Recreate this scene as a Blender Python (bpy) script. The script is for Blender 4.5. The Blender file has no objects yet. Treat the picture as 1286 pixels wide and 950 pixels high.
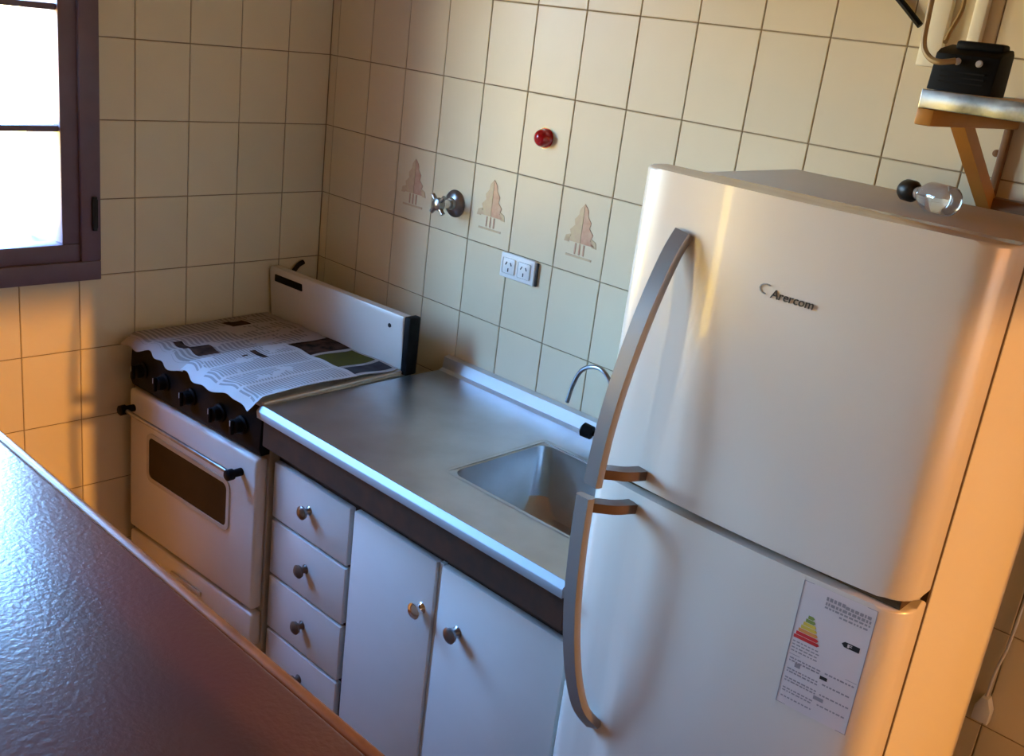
import bpy, bmesh, math, random
from mathutils import Vector, Matrix
random.seed(4)
SC = bpy.context.scene
COL = SC.collection
F = 1.825                      # floor to tile-row datum
def Z(r): return r + F

# ------------------------------------------------------------------ camera
cam_d = bpy.data.cameras.new('camera'); cam = bpy.data.objects.new('camera', cam_d); COL.objects.link(cam)
R_ = Vector((0.714979, 0.688759, 0.120065)); U_ = Vector((-0.309553, 0.157879, 0.937684)); F_ = Vector((-0.626882, 0.707591, -0.326088))
m = Matrix((R_, U_, -F_)).transposed().to_4x4()
m.translation = Vector((2.5155, -1.8812, Z(-0.0404)))
cam.matrix_world = m
cam_d.sensor_width = 36.0; cam_d.lens = 36.2369; cam_d.clip_start = 0.02
SC.camera = cam

# ------------------------------------------------------------------ sky, sun, lights, exposure
W = bpy.data.worlds.new('sky'); SC.world = W; W.use_nodes = True
nt = W.node_tree; nt.nodes.clear()
tc = nt.nodes.new('ShaderNodeTexCoord'); sx = nt.nodes.new('ShaderNodeSeparateXYZ')
mr = nt.nodes.new('ShaderNodeMapRange'); mr.inputs[1].default_value = -1; mr.inputs[2].default_value = 1
cr = nt.nodes.new('ShaderNodeValToRGB'); bgn = nt.nodes.new('ShaderNodeBackground'); wo = nt.nodes.new('ShaderNodeOutputWorld')
el = cr.color_ramp.elements
el[0].position = 0.0; el[0].color = (0.44, 0.29, 0.06, 1)       # sunlit dry ground
el[1].position = 1.0; el[1].color = (0.12, 0.34, 0.95, 1)        # zenith
e = el.new(0.47); e.color = (0.50, 0.33, 0.08, 1)
e = el.new(0.53); e.color = (0.38, 0.68, 1.0, 1)
e = el.new(0.70); e.color = (0.20, 0.48, 1.0, 1)
nt.links.new(tc.outputs['Generated'], sx.inputs[0]); nt.links.new(sx.outputs['Z'], mr.inputs[0])
SUN_DIR = Vector((-1, -0.056, -0.26)).normalized()
vm = nt.nodes.new('ShaderNodeVectorMath'); vm.operation = 'DOT_PRODUCT'; vm.inputs[1].default_value = -SUN_DIR
wr = nt.nodes.new('ShaderNodeMapRange'); wr.interpolation_type = 'SMOOTHSTEP'; wr.inputs[1].default_value = -0.35; wr.inputs[2].default_value = 0.55
mixw = nt.nodes.new('ShaderNodeMix'); mixw.data_type = 'RGBA'; mixw.inputs[7].default_value = (0.085, 0.032, 0.007, 1)      # amber evening sky around the low sun
nt.links.new(tc.outputs['Generated'], vm.inputs[0]); nt.links.new(vm.outputs['Value'], wr.inputs[0]); nt.links.new(wr.outputs[0], mixw.inputs[0])
nt.links.new(mr.outputs[0], cr.inputs[0]); nt.links.new(cr.outputs[0], mixw.inputs[6]); nt.links.new(mixw.outputs[2], bgn.inputs[0]); nt.links.new(bgn.outputs[0], wo.inputs[0])
bgn.inputs[1].default_value = 67.0

def sun():
    L = bpy.data.lights.new('low_sun', 'SUN'); L.energy = 3.1; L.color = (1.0, 0.41, 0.075); L.angle = math.radians(1.2)
    o = bpy.data.objects.new('low_sun', L); COL.objects.link(o)
    d = SUN_DIR; o.rotation_euler = d.to_track_quat('-Z', 'Y').to_euler()
    o.location = (6, -0.3, 3)
sun()
def portal(name, loc, direction, sx_, sy_):
    L = bpy.data.lights.new(name, 'AREA'); L.shape = 'RECTANGLE'; L.size = sx_; L.size_y = sy_
    L.cycles.is_portal = True
    o = bpy.data.objects.new(name, L); COL.objects.link(o); o.location = loc
    o.rotation_euler = Vector(direction).to_track_quat('-Z', 'Z').to_euler()
WIN1 = (-1.90, -0.735, Z(-0.75), Z(0.30))          # y0,y1,z0,z1 opening in the left wall
WIN2 = (-1.25, -0.05, 0.80, 1.93)                  # opening in the right wall
WIN3 = (-3.19, -2.91, 0.10, 2.05)                  # y0,y1,z0,z1 glazed door further along the left wall
RX, RY, H = 3.4, -3.6, 2.55
portal('window_portal', (-0.31, sum(WIN1[:2])/2, sum(WIN1[2:])/2), (1,0,0), WIN1[1]-WIN1[0], WIN1[3]-WIN1[2])
portal('right_portal', (RX+0.16, sum(WIN2[:2])/2, sum(WIN2[2:])/2), (-1,0,0), WIN2[1]-WIN2[0], WIN2[3]-WIN2[2])
portal('door_portal', (-0.13, sum(WIN3[:2])/2, sum(WIN3[2:])/2), (1,0,0), WIN3[1]-WIN3[0], WIN3[3]-WIN3[2])
def ceiling_lamp_light(loc, power):
    L = bpy.data.lights.new('ceiling_bulb', 'POINT'); L.energy = power; L.color = (1.0, 0.80, 0.58); L.shadow_soft_size = 0.06
    o = bpy.data.objects.new('ceiling_bulb', L); COL.objects.link(o); o.location = loc

vs = SC.view_settings; vs.view_transform = 'Standard'; vs.look = 'None'; vs.gamma = 1.0; vs.use_curve_mapping = False
vs.exposure = 0.0
SC.cycles.max_bounces = 8; SC.cycles.diffuse_bounces = 5; SC.cycles.transparent_max_bounces = 12

# ------------------------------------------------------------------ materials
MATS = {}
def mat(name, col=(0.5,0.5,0.5), rough=0.5, metal=0.0, coat=0.0, spec=0.5, var=0.0, noise=None, bump=None, trans=0.0, ior=1.45, emis=None):
    """procedural principled material; noise=(scale, amount, colour2), bump=(scale, strength, distance), var = per-piece value change"""
    M = bpy.data.materials.new(name); M.use_nodes = True; n = M.node_tree; b = n.nodes['Principled BSDF']
    b.inputs['Base Color'].default_value = (*col, 1); b.inputs['Roughness'].default_value = rough; b.inputs['Metallic'].default_value = metal
    b.inputs['Coat Weight'].default_value = coat; b.inputs['Specular IOR Level'].default_value = spec
    b.inputs['Transmission Weight'].default_value = trans; b.inputs['IOR'].default_value = ior
    src = None
    t = n.nodes.new('ShaderNodeTexCoord')
    if noise:
        s, amt, c2 = noise
        nz = n.nodes.new('ShaderNodeTexNoise'); nz.inputs['Scale'].default_value = s; nz.inputs['Detail'].default_value = 5
        n.links.new(t.outputs['Object'], nz.inputs['Vector'])
        mp = n.nodes.new('ShaderNodeMapRange'); mp.inputs[1].default_value = 0.35; mp.inputs[2].default_value = 0.65
        mp.inputs[3].default_value = 0; mp.inputs[4].default_value = amt
        n.links.new(nz.outputs['Fac'], mp.inputs[0])
        mx = n.nodes.new('ShaderNodeMix'); mx.data_type = 'RGBA'; mx.inputs[6].default_value = (*col, 1); mx.inputs[7].default_value = (*c2, 1)
        n.links.new(mp.outputs[0], mx.inputs[0]); src = mx.outputs[2]
    if var:
        oi = n.nodes.new('ShaderNodeObjectInfo'); mp = n.nodes.new('ShaderNodeMapRange')
        mp.inputs[3].default_value = 1-var; mp.inputs[4].default_value = 1+var; n.links.new(oi.outputs['Random'], mp.inputs[0])
        hs = n.nodes.new('ShaderNodeHueSaturation'); hs.inputs['Color'].default_value = (*col, 1)
        if src: n.links.new(src, hs.inputs['Color'])
        n.links.new(mp.outputs[0], hs.inputs['Value']); src = hs.outputs[0]
    if src: n.links.new(src, b.inputs['Base Color'])
    if bump:
        s, st, di = bump
        nz = n.nodes.new('ShaderNodeTexNoise'); nz.inputs['Scale'].default_value = s; nz.inputs['Detail'].default_value = 3
        n.links.new(t.outputs['Object'], nz.inputs['Vector'])
        bp = n.nodes.new('ShaderNodeBump'); bp.inputs['Strength'].default_value = st; bp.inputs['Distance'].default_value = di
        n.links.new(nz.outputs['Fac'], bp.inputs['Height']); n.links.new(bp.outputs[0], b.inputs['Normal'])
    if emis:
        b.inputs['Emission Color'].default_value = (*emis[0], 1); b.inputs['Emission Strength'].default_value = emis[1]
    MATS[name] = M
    return M
M_tile = mat('cream_glazed_tile', (0.71, 0.62, 0.43), 0.33, spec=0.4, var=0.035, noise=(9, 0.25, (0.66, 0.57, 0.40)), bump=(14, 0.10, 0.004))
M_grout = mat('brown_grout', (0.27, 0.20, 0.12), 0.9, noise=(60, 0.5, (0.34, 0.27, 0.17)))
M_motif_a = mat('rust_leaf_print', (0.50, 0.28, 0.19), 0.3, noise=(60, 0.7, (0.60, 0.40, 0.27)))
M_motif_b = mat('ochre_print', (0.60, 0.47, 0.27), 0.3, noise=(60, 0.7, (0.55, 0.36, 0.24)))
M_plaster = mat('cream_plaster', (0.62, 0.56, 0.45), 0.85, noise=(5, 0.3, (0.58, 0.52, 0.42)))
M_warm = mat('russet_plaster', (0.30, 0.165, 0.075), 0.85, noise=(5, 0.3, (0.26, 0.14, 0.06)))
M_rear = mat('peach_plaster', (0.66, 0.52, 0.36), 0.85, noise=(5, 0.3, (0.62, 0.48, 0.33)))
M_ceil = mat('brown_wood_ceiling', (0.26, 0.16, 0.085), 0.6, noise=(9, 0.5, (0.20, 0.115, 0.06)))
M_floor = mat('terracotta_floor', (0.30, 0.16, 0.09), 0.45, var=0.08, noise=(8, 0.5, (0.24, 0.12, 0.07)))
M_winwood = mat('dark_brown_window_wood', (0.16, 0.10, 0.125), 0.42, noise=(20, 0.5, (0.13, 0.08, 0.095)))
M_iron = mat('black_iron', (0.02, 0.018, 0.017), 0.5, metal=0.6)
M_enamel = mat('white_enamel', (0.66, 0.63, 0.58), 0.28, noise=(12, 0.25, (0.60, 0.56, 0.50)))
M_enamel_d = mat('worn_enamel', (0.50, 0.46, 0.40), 0.4, noise=(14, 0.5, (0.42, 0.37, 0.30)))
M_black = mat('black_enamel', (0.006, 0.006, 0.007), 0.5, spec=0.12, noise=(30, 0.4, (0.02, 0.018, 0.016)))
M_blackpl = mat('black_plastic', (0.004, 0.004, 0.005), 0.5, spec=0.15)
M_ovglass = mat('dark_oven_glass', (0.022, 0.010, 0.005), 0.3, spec=0.1, noise=(6, 0.6, (0.05, 0.024, 0.012)))
M_chrome = mat('chrome', (0.75, 0.75, 0.76), 0.12, metal=1.0)
M_chrome_d = mat('tarnished_chrome', (0.33, 0.33, 0.34), 0.28, metal=1.0, noise=(40, 0.6, (0.16, 0.16, 0.17)))
M_steel = mat('brushed_stainless_steel', (0.54, 0.53, 0.53), 0.36, metal=1.0, noise=(7, 0.6, (0.38, 0.36, 0.35)), bump=(90, 0.05, 0.001))
M_steel_b = mat('bright_steel_strip', (0.36, 0.40, 0.45), 0.60, metal=0.9)
M_steel_c = mat('pale_steel_upstand', (0.66, 0.69, 0.73), 0.42, metal=0.85)
M_cab = mat('white_painted_cabinet', (0.63, 0.62, 0.59), 0.38, noise=(10, 0.25, (0.57, 0.55, 0.51)))
M_carc = mat('dark_stained_wood', (0.030, 0.016, 0.010), 0.6, noise=(26, 0.8, (0.060, 0.022, 0.010)))
M_fridge = mat('silver_grey_fridge_paint', (0.76, 0.685, 0.60), 0.27, metal=0.15, coat=0.25)
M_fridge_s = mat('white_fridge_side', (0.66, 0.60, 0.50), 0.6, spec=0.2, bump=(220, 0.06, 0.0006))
M_gasket = mat('grey_gasket', (0.075, 0.045, 0.022), 0.8, spec=0.2)
M_handle = mat('grey_handle_plastic', (0.30, 0.30, 0.31), 0.32, metal=0.5)
M_handle_d = mat('brown_reflection_and_knob', (0.10, 0.065, 0.045), 0.35)
M_logo = mat('dark_logo_letters', (0.04, 0.035, 0.03), 0.4)
M_label = mat('white_label_paper', (0.64, 0.55, 0.53), 0.55)
M_lgrey = mat('label_grey_print', (0.30, 0.26, 0.27), 0.55)
M_lblack = mat('label_black_print', (0.015, 0.015, 0.015), 0.55)
M_lg = mat('label_green', (0.20, 0.26, 0.06), 0.55)
M_ly = mat('label_yellow', (0.62, 0.46, 0.06), 0.55)
M_lo = mat('label_orange', (0.65, 0.26, 0.06), 0.55)
M_lr = mat('label_red', (0.55, 0.03, 0.03), 0.55)
M_bar = mat('varnished_red_brown_wood', (0.105, 0.028, 0.024), 0.28, spec=1.0, noise=(7, 0.7, (0.12, 0.035, 0.018)), bump=(120, 0.22, 0.003))
M_barnose = mat('sunlit_orange_edge_wood', (0.32, 0.115, 0.03), 0.35, noise=(22, 0.6, (0.15, 0.05, 0.016)))  # orange of the low sun on the bar edge is put into this colour
M_brick = mat('bar_plaster', (0.50, 0.44, 0.36), 0.8)
M_red = mat('red_plastic', (0.42, 0.006, 0.010), 0.16, coat=0.6)
M_white_pl = mat('white_plastic', (0.74, 0.74, 0.72), 0.35)
M_slot = mat('socket_slot', (0.02, 0.02, 0.025), 0.6)
M_pine = mat('orange_varnished_pine', (0.47, 0.20, 0.028), 0.42, noise=(24, 0.6, (0.40, 0.16, 0.02)))
M_pine_d = mat('brown_pine', (0.20, 0.085, 0.022), 0.5, noise=(24, 0.6, (0.14, 0.055, 0.014)))
M_foil = mat('metal_shelf_edging', (0.50, 0.53, 0.55), 0.28, metal=1.0, noise=(14, 1.0, (0.05, 0.055, 0.06)), bump=(22, 0.3, 0.006))
M_tan = mat('tan_cable', (0.36, 0.24, 0.10), 0.5)
M_cream_pl = mat('cream_trunking', (0.80, 0.76, 0.60), 0.4)
M_stop = mat('dark_brown_stopper', (0.018, 0.012, 0.007), 0.4)
M_led = mat('grey_lens', (0.45, 0.47, 0.50), 0.3)
M_paper = None
def thin_glass(name, refl=0.06):
    M = bpy.data.materials.new(name); M.use_nodes = True; n = M.node_tree; n.nodes.clear()
    o = n.nodes.new('ShaderNodeOutputMaterial'); mx = n.nodes.new('ShaderNodeMixShader')
    t = n.nodes.new('ShaderNodeBsdfTransparent'); t.inputs[0].default_value = (0.96, 0.98, 0.97, 1)
    g = n.nodes.new('ShaderNodeBsdfGlossy'); g.inputs['Roughness'].default_value = 0.02; mx.inputs[0].default_value = refl
    n.links.new(t.outputs[0], mx.inputs[1]); n.links.new(g.outputs[0], mx.inputs[2]); n.links.new(mx.outputs[0], o.inputs[0])
    return M
M_pane = thin_glass('window_glass')
M_bottle = mat('clear_bottle_glass', (0.86, 0.88, 0.86), 0.06, trans=0.85, ior=1.45)
def newsprint(name, paper, ink, rows, cols, seed):
    """printed page: columns of text lines, with gaps between columns and paragraphs"""
    M = bpy.data.materials.new(name); M.use_nodes = True; n = M.node_tree; b = n.nodes['Principled BSDF']; b.inputs['Roughness'].default_value = 0.8
    b.inputs['Specular IOR Level'].default_value = 0.25
    uv = n.nodes.new('ShaderNodeTexCoord'); sp = n.nodes.new('ShaderNodeSeparateXYZ'); n.links.new(uv.outputs['UV'], sp.inputs[0])
    def m(op, a, bb=None):
        k = n.nodes.new('ShaderNodeMath'); k.operation = op
        for i, v in enumerate((a, bb)):
            if v is None: continue
            if isinstance(v, (int, float)): k.inputs[i].default_value = v
            else: n.links.new(v, k.inputs[i])
        return k.outputs[0]
    line = m('LESS_THAN', m('FRACT', m('MULTIPLY', sp.outputs['Y'], rows)), 0.55)
    colm = m('LESS_THAN', m('FRACT', m('MULTIPLY', sp.outputs['X'], cols)), 0.88)
    nz = n.nodes.new('ShaderNodeTexNoise'); nz.noise_dimensions = '4D'; nz.inputs['W'].default_value = seed; nz.inputs['Scale'].default_value = 5
    n.links.new(uv.outputs['UV'], nz.inputs['Vector'])
    para = m('GREATER_THAN', nz.outputs['Fac'], 0.43)
    ed = m('MULTIPLY', m('GREATER_THAN', sp.outputs['Y'], 0.05), m('LESS_THAN', sp.outputs['Y'], 0.95))
    f = m('MULTIPLY', m('MULTIPLY', line, colm), m('MULTIPLY', para, ed))
    f = m('MULTIPLY', f, 0.62)
    mx = n.nodes.new('ShaderNodeMix'); mx.data_type = 'RGBA'; mx.inputs[6].default_value = (*paper, 1); mx.inputs[7].default_value = (*ink, 1)
    n.links.new(f, mx.inputs[0]); n.links.new(mx.outputs[2], b.inputs['Base Color'])
    return M
M_news = newsprint('newspaper_text_page', (0.44, 0.41, 0.40), (0.13, 0.115, 0.115), 34, 4, 1.7)
M_news2 = newsprint('newspaper_text_page_grey', (0.34, 0.29, 0.26), (0.12, 0.095, 0.085), 30, 3, 6.1)
M_phdark = mat('dark_newspaper_photo', (0.016, 0.011, 0.009), 1.0, spec=0.05, noise=(35, 0.9, (0.08, 0.04, 0.026)))
M_pholive = mat('olive_newspaper_photo', (0.075, 0.068, 0.014), 1.0, spec=0.05, noise=(40, 0.9, (0.07, 0.06, 0.02)))
M_phplum = mat('purple_brown_newspaper_photo', (0.04, 0.03, 0.034), 1.0, spec=0.05, noise=(30, 0.9, (0.05, 0.05, 0.055)))

# ------------------------------------------------------------------ mesh helpers
def NB(): return bmesh.new()
def box(bm, x0, x1, y0, y1, z0, z1, bev=0.0, seg=2):
    vs_ = [bm.verts.new(p) for p in ((x0,y0,z0),(x1,y0,z0),(x1,y1,z0),(x0,y1,z0),(x0,y0,z1),(x1,y0,z1),(x1,y1,z1),(x0,y1,z1))]
    fs = [bm.faces.new([vs_[i] for i in q]) for q in ((3,2,1,0),(4,5,6,7),(0,1,5,4),(1,2,6,5),(2,3,7,6),(3,0,4,7))]
    if bev > 0:
        es = list({e for f in fs for e in f.edges})
        bmesh.ops.bevel(bm, geom=es, offset=bev, segments=seg, profile=0.5, affect='EDGES')
    return bm
def prism(bm, pts, axis, a0, a1, bev=0.0, seg=2):
    """extrude a closed 2D outline along an axis; pts are the other two coordinates in order"""
    def P(u, v, a):
        return {'x': (a,u,v), 'y': (u,a,v), 'z': (u,v,a)}[axis]
    lo = [bm.verts.new(P(u,v,a0)) for u,v in pts]; hi = [bm.verts.new(P(u,v,a1)) for u,v in pts]
    n = len(pts); fs = [bm.faces.new(lo[::-1]), bm.faces.new(hi)]
    for i in range(n): fs.append(bm.faces.new((lo[i], lo[(i+1)%n], hi[(i+1)%n], hi[i])))
    if bev > 0:
        es = list(set(fs[0].edges) | set(fs[1].edges))
        bmesh.ops.bevel(bm, geom=es, offset=bev, segments=seg, profile=0.5, affect='EDGES')
    bmesh.ops.recalc_face_normals(bm, faces=bm.faces[:])
    return bm
def sweep(bm, pts, prof, up=None, cap=True):
    """sweep a closed profile [(a,b)] along points; `up` fixes the b direction"""
    pts = [Vector(p) for p in pts]; rings = []; last = None
    for i, p in enumerate(pts):
        t = (pts[min(i+1, len(pts)-1)] - pts[max(i-1, 0)]).normalized()
        ref = Vector(up) if up else (last if last else (Vector((0,0,1)) if abs(t.z) < 0.9 else Vector((1,0,0))))
        b = (ref - t*ref.dot(t)).normalized(); a = t.cross(b); last = b
        pr_ = prof(i/(len(pts)-1)) if callable(prof) else prof
        rings.append([bm.verts.new(p + a*u + b*v) for u, v in pr_])
    n = len(rings[0])
    for r0, r1 in zip(rings, rings[1:]):
        for k in range(n): bm.faces.new((r0[k], r0[(k+1)%n], r1[(k+1)%n], r1[k]))
    if cap: bm.faces.new(rings[0][::-1]); bm.faces.new(rings[-1])
    bmesh.ops.recalc_face_normals(bm, faces=bm.faces[:])
    return bm
def circ(r, n=10): return [(r*math.cos(2*math.pi*k/n), r*math.sin(2*math.pi*k/n)) for k in range(n)]
def tube(bm, pts, r, n=10): return sweep(bm, pts, circ(r, n))
def smooth_path(pts, k=6):
    pts = [Vector(p) for p in pts]; out = []
    for i in range(len(pts)-1):
        p0, p1, p2, p3 = pts[max(i-1,0)], pts[i], pts[i+1], pts[min(i+2,len(pts)-1)]
        for j in range(k):
            t = j/k
            out.append(0.5*((2*p1)+(-p0+p2)*t+(2*p0-5*p1+4*p2-p3)*t*t+(-p0+3*p1-3*p2+p3)*t**3))
    out.append(pts[-1]); return out
def lathe(bm, prof, origin, axis, n=20):
    """prof = [(r, h)] along axis from origin"""
    o = Vector(origin); ax = Vector(axis).normalized()
    u = ax.orthogonal().normalized(); v = ax.cross(u); rings = []
    for r, h in prof:
        rings.append([bm.verts.new(o + ax*h + (u*math.cos(2*math.pi*k/n) + v*math.sin(2*math.pi*k/n))*max(r, 1e-5)) for k in range(n)])
    for r0, r1 in zip(rings, rings[1:]):
        for k in range(n): bm.faces.new((r0[k], r0[(k+1)%n], r1[(k+1)%n], r1[k]))
    bm.faces.new(rings[0][::-1]); bm.faces.new(rings[-1])
    bmesh.ops.recalc_face_normals(bm, faces=bm.faces[:])
    return bm
WM = {}                                    # object name -> world matrix, so that shapes can be given in room coordinates
def wmat(o): return WM.get(o.name, Matrix.Identity(4)) if o else Matrix.Identity(4)
def obj(name, bm, mats, parent=None, world=True, smooth=True, loc=None):
    """link bm as ONE mesh object; shapes are in room coordinates (world=True) or in the parent's own"""
    pw = wmat(parent)
    if world and parent: bm.transform(pw.inverted())
    me = bpy.data.meshes.new(name); bm.to_mesh(me); bm.free()
    for mm in (mats if isinstance(mats, (list, tuple)) else [mats]): me.materials.append(mm)
    o = bpy.data.objects.new(name, me); COL.objects.link(o)
    if smooth:
        for p in me.polygons: p.use_smooth = True
        me.set_sharp_from_angle(angle=math.radians(38))
    if parent: o.parent = parent
    WM[o.name] = pw.copy()
    return o
def recentre(o):
    """move a top-level mesh's origin to the middle of its foot"""
    vs_ = [v.co for v in o.data.vertices]; c = Vector(((min(v.x for v in vs_)+max(v.x for v in vs_))/2, (min(v.y for v in vs_)+max(v.y for v in vs_))/2, min(v.z for v in vs_)))
    o.data.transform(Matrix.Translation(-c)); o.location = c; WM[o.name] = Matrix.Translation(c)
    return o
def thing(name, label, cat, loc=(0,0,0), rz=0.0, group=None):
    o = bpy.data.objects.new(name, None); COL.objects.link(o); o.location = loc; o.rotation_euler = (0,0,rz); o.empty_display_size = 0.05
    o['label'] = label; o['category'] = cat
    if group: o['group'] = group
    WM[o.name] = Matrix.Translation(Vector(loc)) @ Matrix.Rotation(rz, 4, 'Z')
    return o
def tag(o, label, cat, group=None):
    o['label'] = label; o['category'] = cat
    if group: o['group'] = group
    return o
def struct(o, label, cat):
    o['kind'] = 'structure'; o['label'] = label; o['category'] = cat; return o
def text_mesh(body, size, depth, name, M, parent, mtx, shear=0.0, width=None):
    c = bpy.data.curves.new(name, 'FONT'); c.body = body; c.size = size; c.extrude = depth; c.shear = shear; c.resolution_u = 3
    t = bpy.data.objects.new(name+'_curve', c); COL.objects.link(t); bpy.context.view_layer.update()
    me = bpy.data.meshes.new_from_object(t.evaluated_get(bpy.context.evaluated_depsgraph_get()))
    bpy.data.objects.remove(t)
    if width:
        xs = [v.co.x for v in me.vertices]; s = width/(max(xs)-min(xs)); me.transform(Matrix.Diagonal((s, s, 1, 1)))
    me.transform(mtx)
    bm = NB(); bm.from_mesh(me); bpy.data.meshes.remove(me)
    return obj(name, bm, M, parent, smooth=False)

# ------------------------------------------------------------------ the room
T = 0.006; GAP = 0.0027; TW, TH = 0.15, 0.19696
GY = 0.0022                                        # the grout lies this far behind the tile faces
def wall_with_hole(name, axis, a0, a1, z0, z1, hole, t0, t1, bm=None):
    """slab in the plane of `axis` ('x' = wall runs along y)"""
    bm = bm or NB(); h0, h1, k0, k1 = hole if hole else (0,0,0,0)
    rects = [(a0,a1,z0,z1)] if not hole else [(a0,h0,z0,z1),(h1,a1,z0,z1),(h0,h1,z0,k0),(h0,h1,k1,z1)]
    for u0,u1,w0,w1 in rects:
        if u1-u0 < 1e-4 or w1-w0 < 1e-4: continue
        if axis == 'x': box(bm, t0, t1, u0, u1, w0, w1)
        else: box(bm, u0, u1, t0, t1, w0, w1)
    return bm
wall_back = struct(obj('wall_back', wall_with_hole('b','y', -0.25, RX+0.15, 0, H, None, GY, 0.20), M_grout, smooth=False), 'cream tiled back wall behind the stove, sink and refrigerator', 'wall')
wall_left = struct(obj('wall_left', wall_with_hole('l','x', -2.5, GY, 0, H, WIN1, -0.30, -GY, wall_with_hole('m','x', RY-0.15, -2.5, 0, H, WIN3, -0.12, -GY)), M_grout, smooth=False), 'tiled left wall with the dark framed window', 'wall')
wall_right = struct(obj('wall_right', wall_with_hole('r','x', RY-0.15, GY, 0, H, WIN2, RX, RX+0.15), M_warm, smooth=False), 'russet plastered right wall with a window opening', 'wall')
wall_rear = struct(obj('wall_rear', wall_with_hole('q','y', -GY, RX, 0, H, None, RY-0.15, RY), M_rear, smooth=False), 'peach plastered wall behind the bar', 'wall')
bm = NB(); box(bm, -0.3, RX+0.15, RY-0.15, 0.2, -0.1, 0)
floor = struct(obj('floor', bm, M_floor, smooth=False), 'terracotta floor', 'floor')
bm = NB(); box(bm, -0.3, RX+0.15, RY-0.15, 0.2, H, H+0.1)
ceiling = struct(obj('ceiling', bm, M_ceil, smooth=False), 'brown wooden ceiling', 'ceiling')
bm = NB(); box(bm, RX+0.151, RX+2.2, -2.6, 0.9, 2.42, 2.50)  # unseen slab added to keep the high sky out of the right opening
struct(obj('added_roof', bm, M_plaster, smooth=False), 'unseen slab added outside the right window to block sky light', 'added_roof')
bm = NB(); box(bm, RX+0.151, 9.0, -7.0, 5.0, -0.2, -0.1)  # unseen floor added to cover the bright ground outside
struct(obj('added_terrace', bm, M_floor, smooth=False), 'unseen dark floor added outside the right window to cut ground light', 'floor')
bm = NB(); box(bm, 7.0, 7.2, -6.0, 4.0, -0.1, 1.72); box(bm, RX+0.151, 7.0, 1.4, 1.6, -0.1, 2.0); box(bm, RX+0.151, 7.0, -4.0, -3.8, -0.1, 2.0)  # unseen walls added to hold back the low sky on the right
struct(obj('added_garden_wall', bm, M_warm, smooth=False), 'unseen walls added outside the right window to block low sky light', 'wall')

tile_cache = {}
def tile_mesh(w, h, axis):
    key = (round(w,4), round(h,4), axis)
    if key in tile_cache: return tile_cache[key]
    bm = NB(); c = 0.0012; d = T
    def P(u, v, k):                                 # u along wall, v up, k depth behind the face
        return (u, k, v) if axis == 'y' else (-k, u, v)
    u, v = w/2, h/2
    fr = [bm.verts.new(P(a, b, 0)) for a,b in ((-u+c,-v+c),(u-c,-v+c),(u-c,v-c),(-u+c,v-c))]
    mi = [bm.verts.new(P(a, b, c*0.8)) for a,b in ((-u,-v),(u,-v),(u,v),(-u,v))]
    bk = [bm.verts.new(P(a, b, d)) for a,b in ((-u,-v),(u,-v),(u,v),(-u,v))]
    bm.faces.new(fr)
    for r0, r1 in ((fr, mi), (mi, bk)):
        for i in range(4): bm.faces.new((r0[i], r1[i], r1[(i+1)%4], r0[(i+1)%4]))
    bmesh.ops.recalc_face_normals(bm, faces=bm.faces[:])
    me = bpy.data.meshes.new('tile'); bm.to_mesh(me); bm.free(); me.materials.append(M_tile)
    tile_cache[key] = me; return me
def put_tile(parent, axis, u0, u1, v0, v1):
    w, h = u1-u0-GAP, v1-v0-GAP
    if w < 0.006 or h < 0.006: return None
    o = bpy.data.objects.new('tile', tile_mesh(w, h, axis)); COL.objects.link(o); o.parent = parent
    a = 0.0022
    if axis == 'y': o.location = ((u0+u1)/2, random.uniform(-.0002,.0002), (v0+v1)/2); o.rotation_euler = (random.uniform(-a,a), 0, random.uniform(-a,a))
    else: o.location = (random.uniform(-.0002,.0002), (u0+u1)/2, (v0+v1)/2); o.rotation_euler = (0, random.uniform(-a,a), random.uniform(-a,a))
    WM[o.name] = Matrix.Translation(o.location)
    return o
row_edges = [0.0] + [Z(-TH*k) for k in range(9,-4,-1)] + [H]
row_edges = sorted({round(max(0,min(H,v)),4) for v in row_edges})
cols_b = [0.0] + [0.033+0.15*k for k in range(0,21)]
tiles_b = {}
for i in range(len(cols_b)-1):
    for j in range(len(row_edges)-1):
        t = put_tile(wall_back, 'y', cols_b[i], cols_b[i+1], row_edges[j], row_edges[j+1])
        tiles_b[(i, j)] = t
bm = NB(); cc = [3.033, 3.183, 3.333, RX]
for i in range(3):
    for j in range(len(row_edges)-1):
        box(bm, cc[i]+GAP/2, cc[i+1]-GAP/2, 0, GY+0.002, row_edges[j]+GAP/2, row_edges[j+1]-GAP/2)
obj('tile_field', bm, M_tile, wall_back, smooth=False)['kind'] = 'stuff'
cols_l = [0.0] + [-0.1413-0.15*k for k in range(0,11)]
for i in range(len(cols_l)-1):
    y1, y0 = cols_l[i], cols_l[i+1]
    for j in range(len(row_edges)-1):
        z0, z1 = row_edges[j], row_edges[j+1]
        h0, h1, k0, k1 = WIN1
        if y1 <= h0 or y0 >= h1 or z1 <= k0 or z0 >= k1: put_tile(wall_left, 'x', y0, y1, z0, z1); continue
        # cut around the window opening
        if y1 > h1 + 0.004: put_tile(wall_left, 'x', h1, y1, z0, z1)
        if z0 < k0 - 0.004: put_tile(wall_left, 'x', y0, min(y1,h1), z0, k0)
        if z1 > k1 + 0.004: put_tile(wall_left, 'x', y0, min(y1,h1), k1, z1)
# plaster beyond the tiled part of the left wall
bm = wall_with_hole('f','x', RY, cols_l[-1]-0.002, 0, H, WIN3, -GY, -0.0005)
obj('plaster_field', bm, M_plaster, wall_left)

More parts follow.
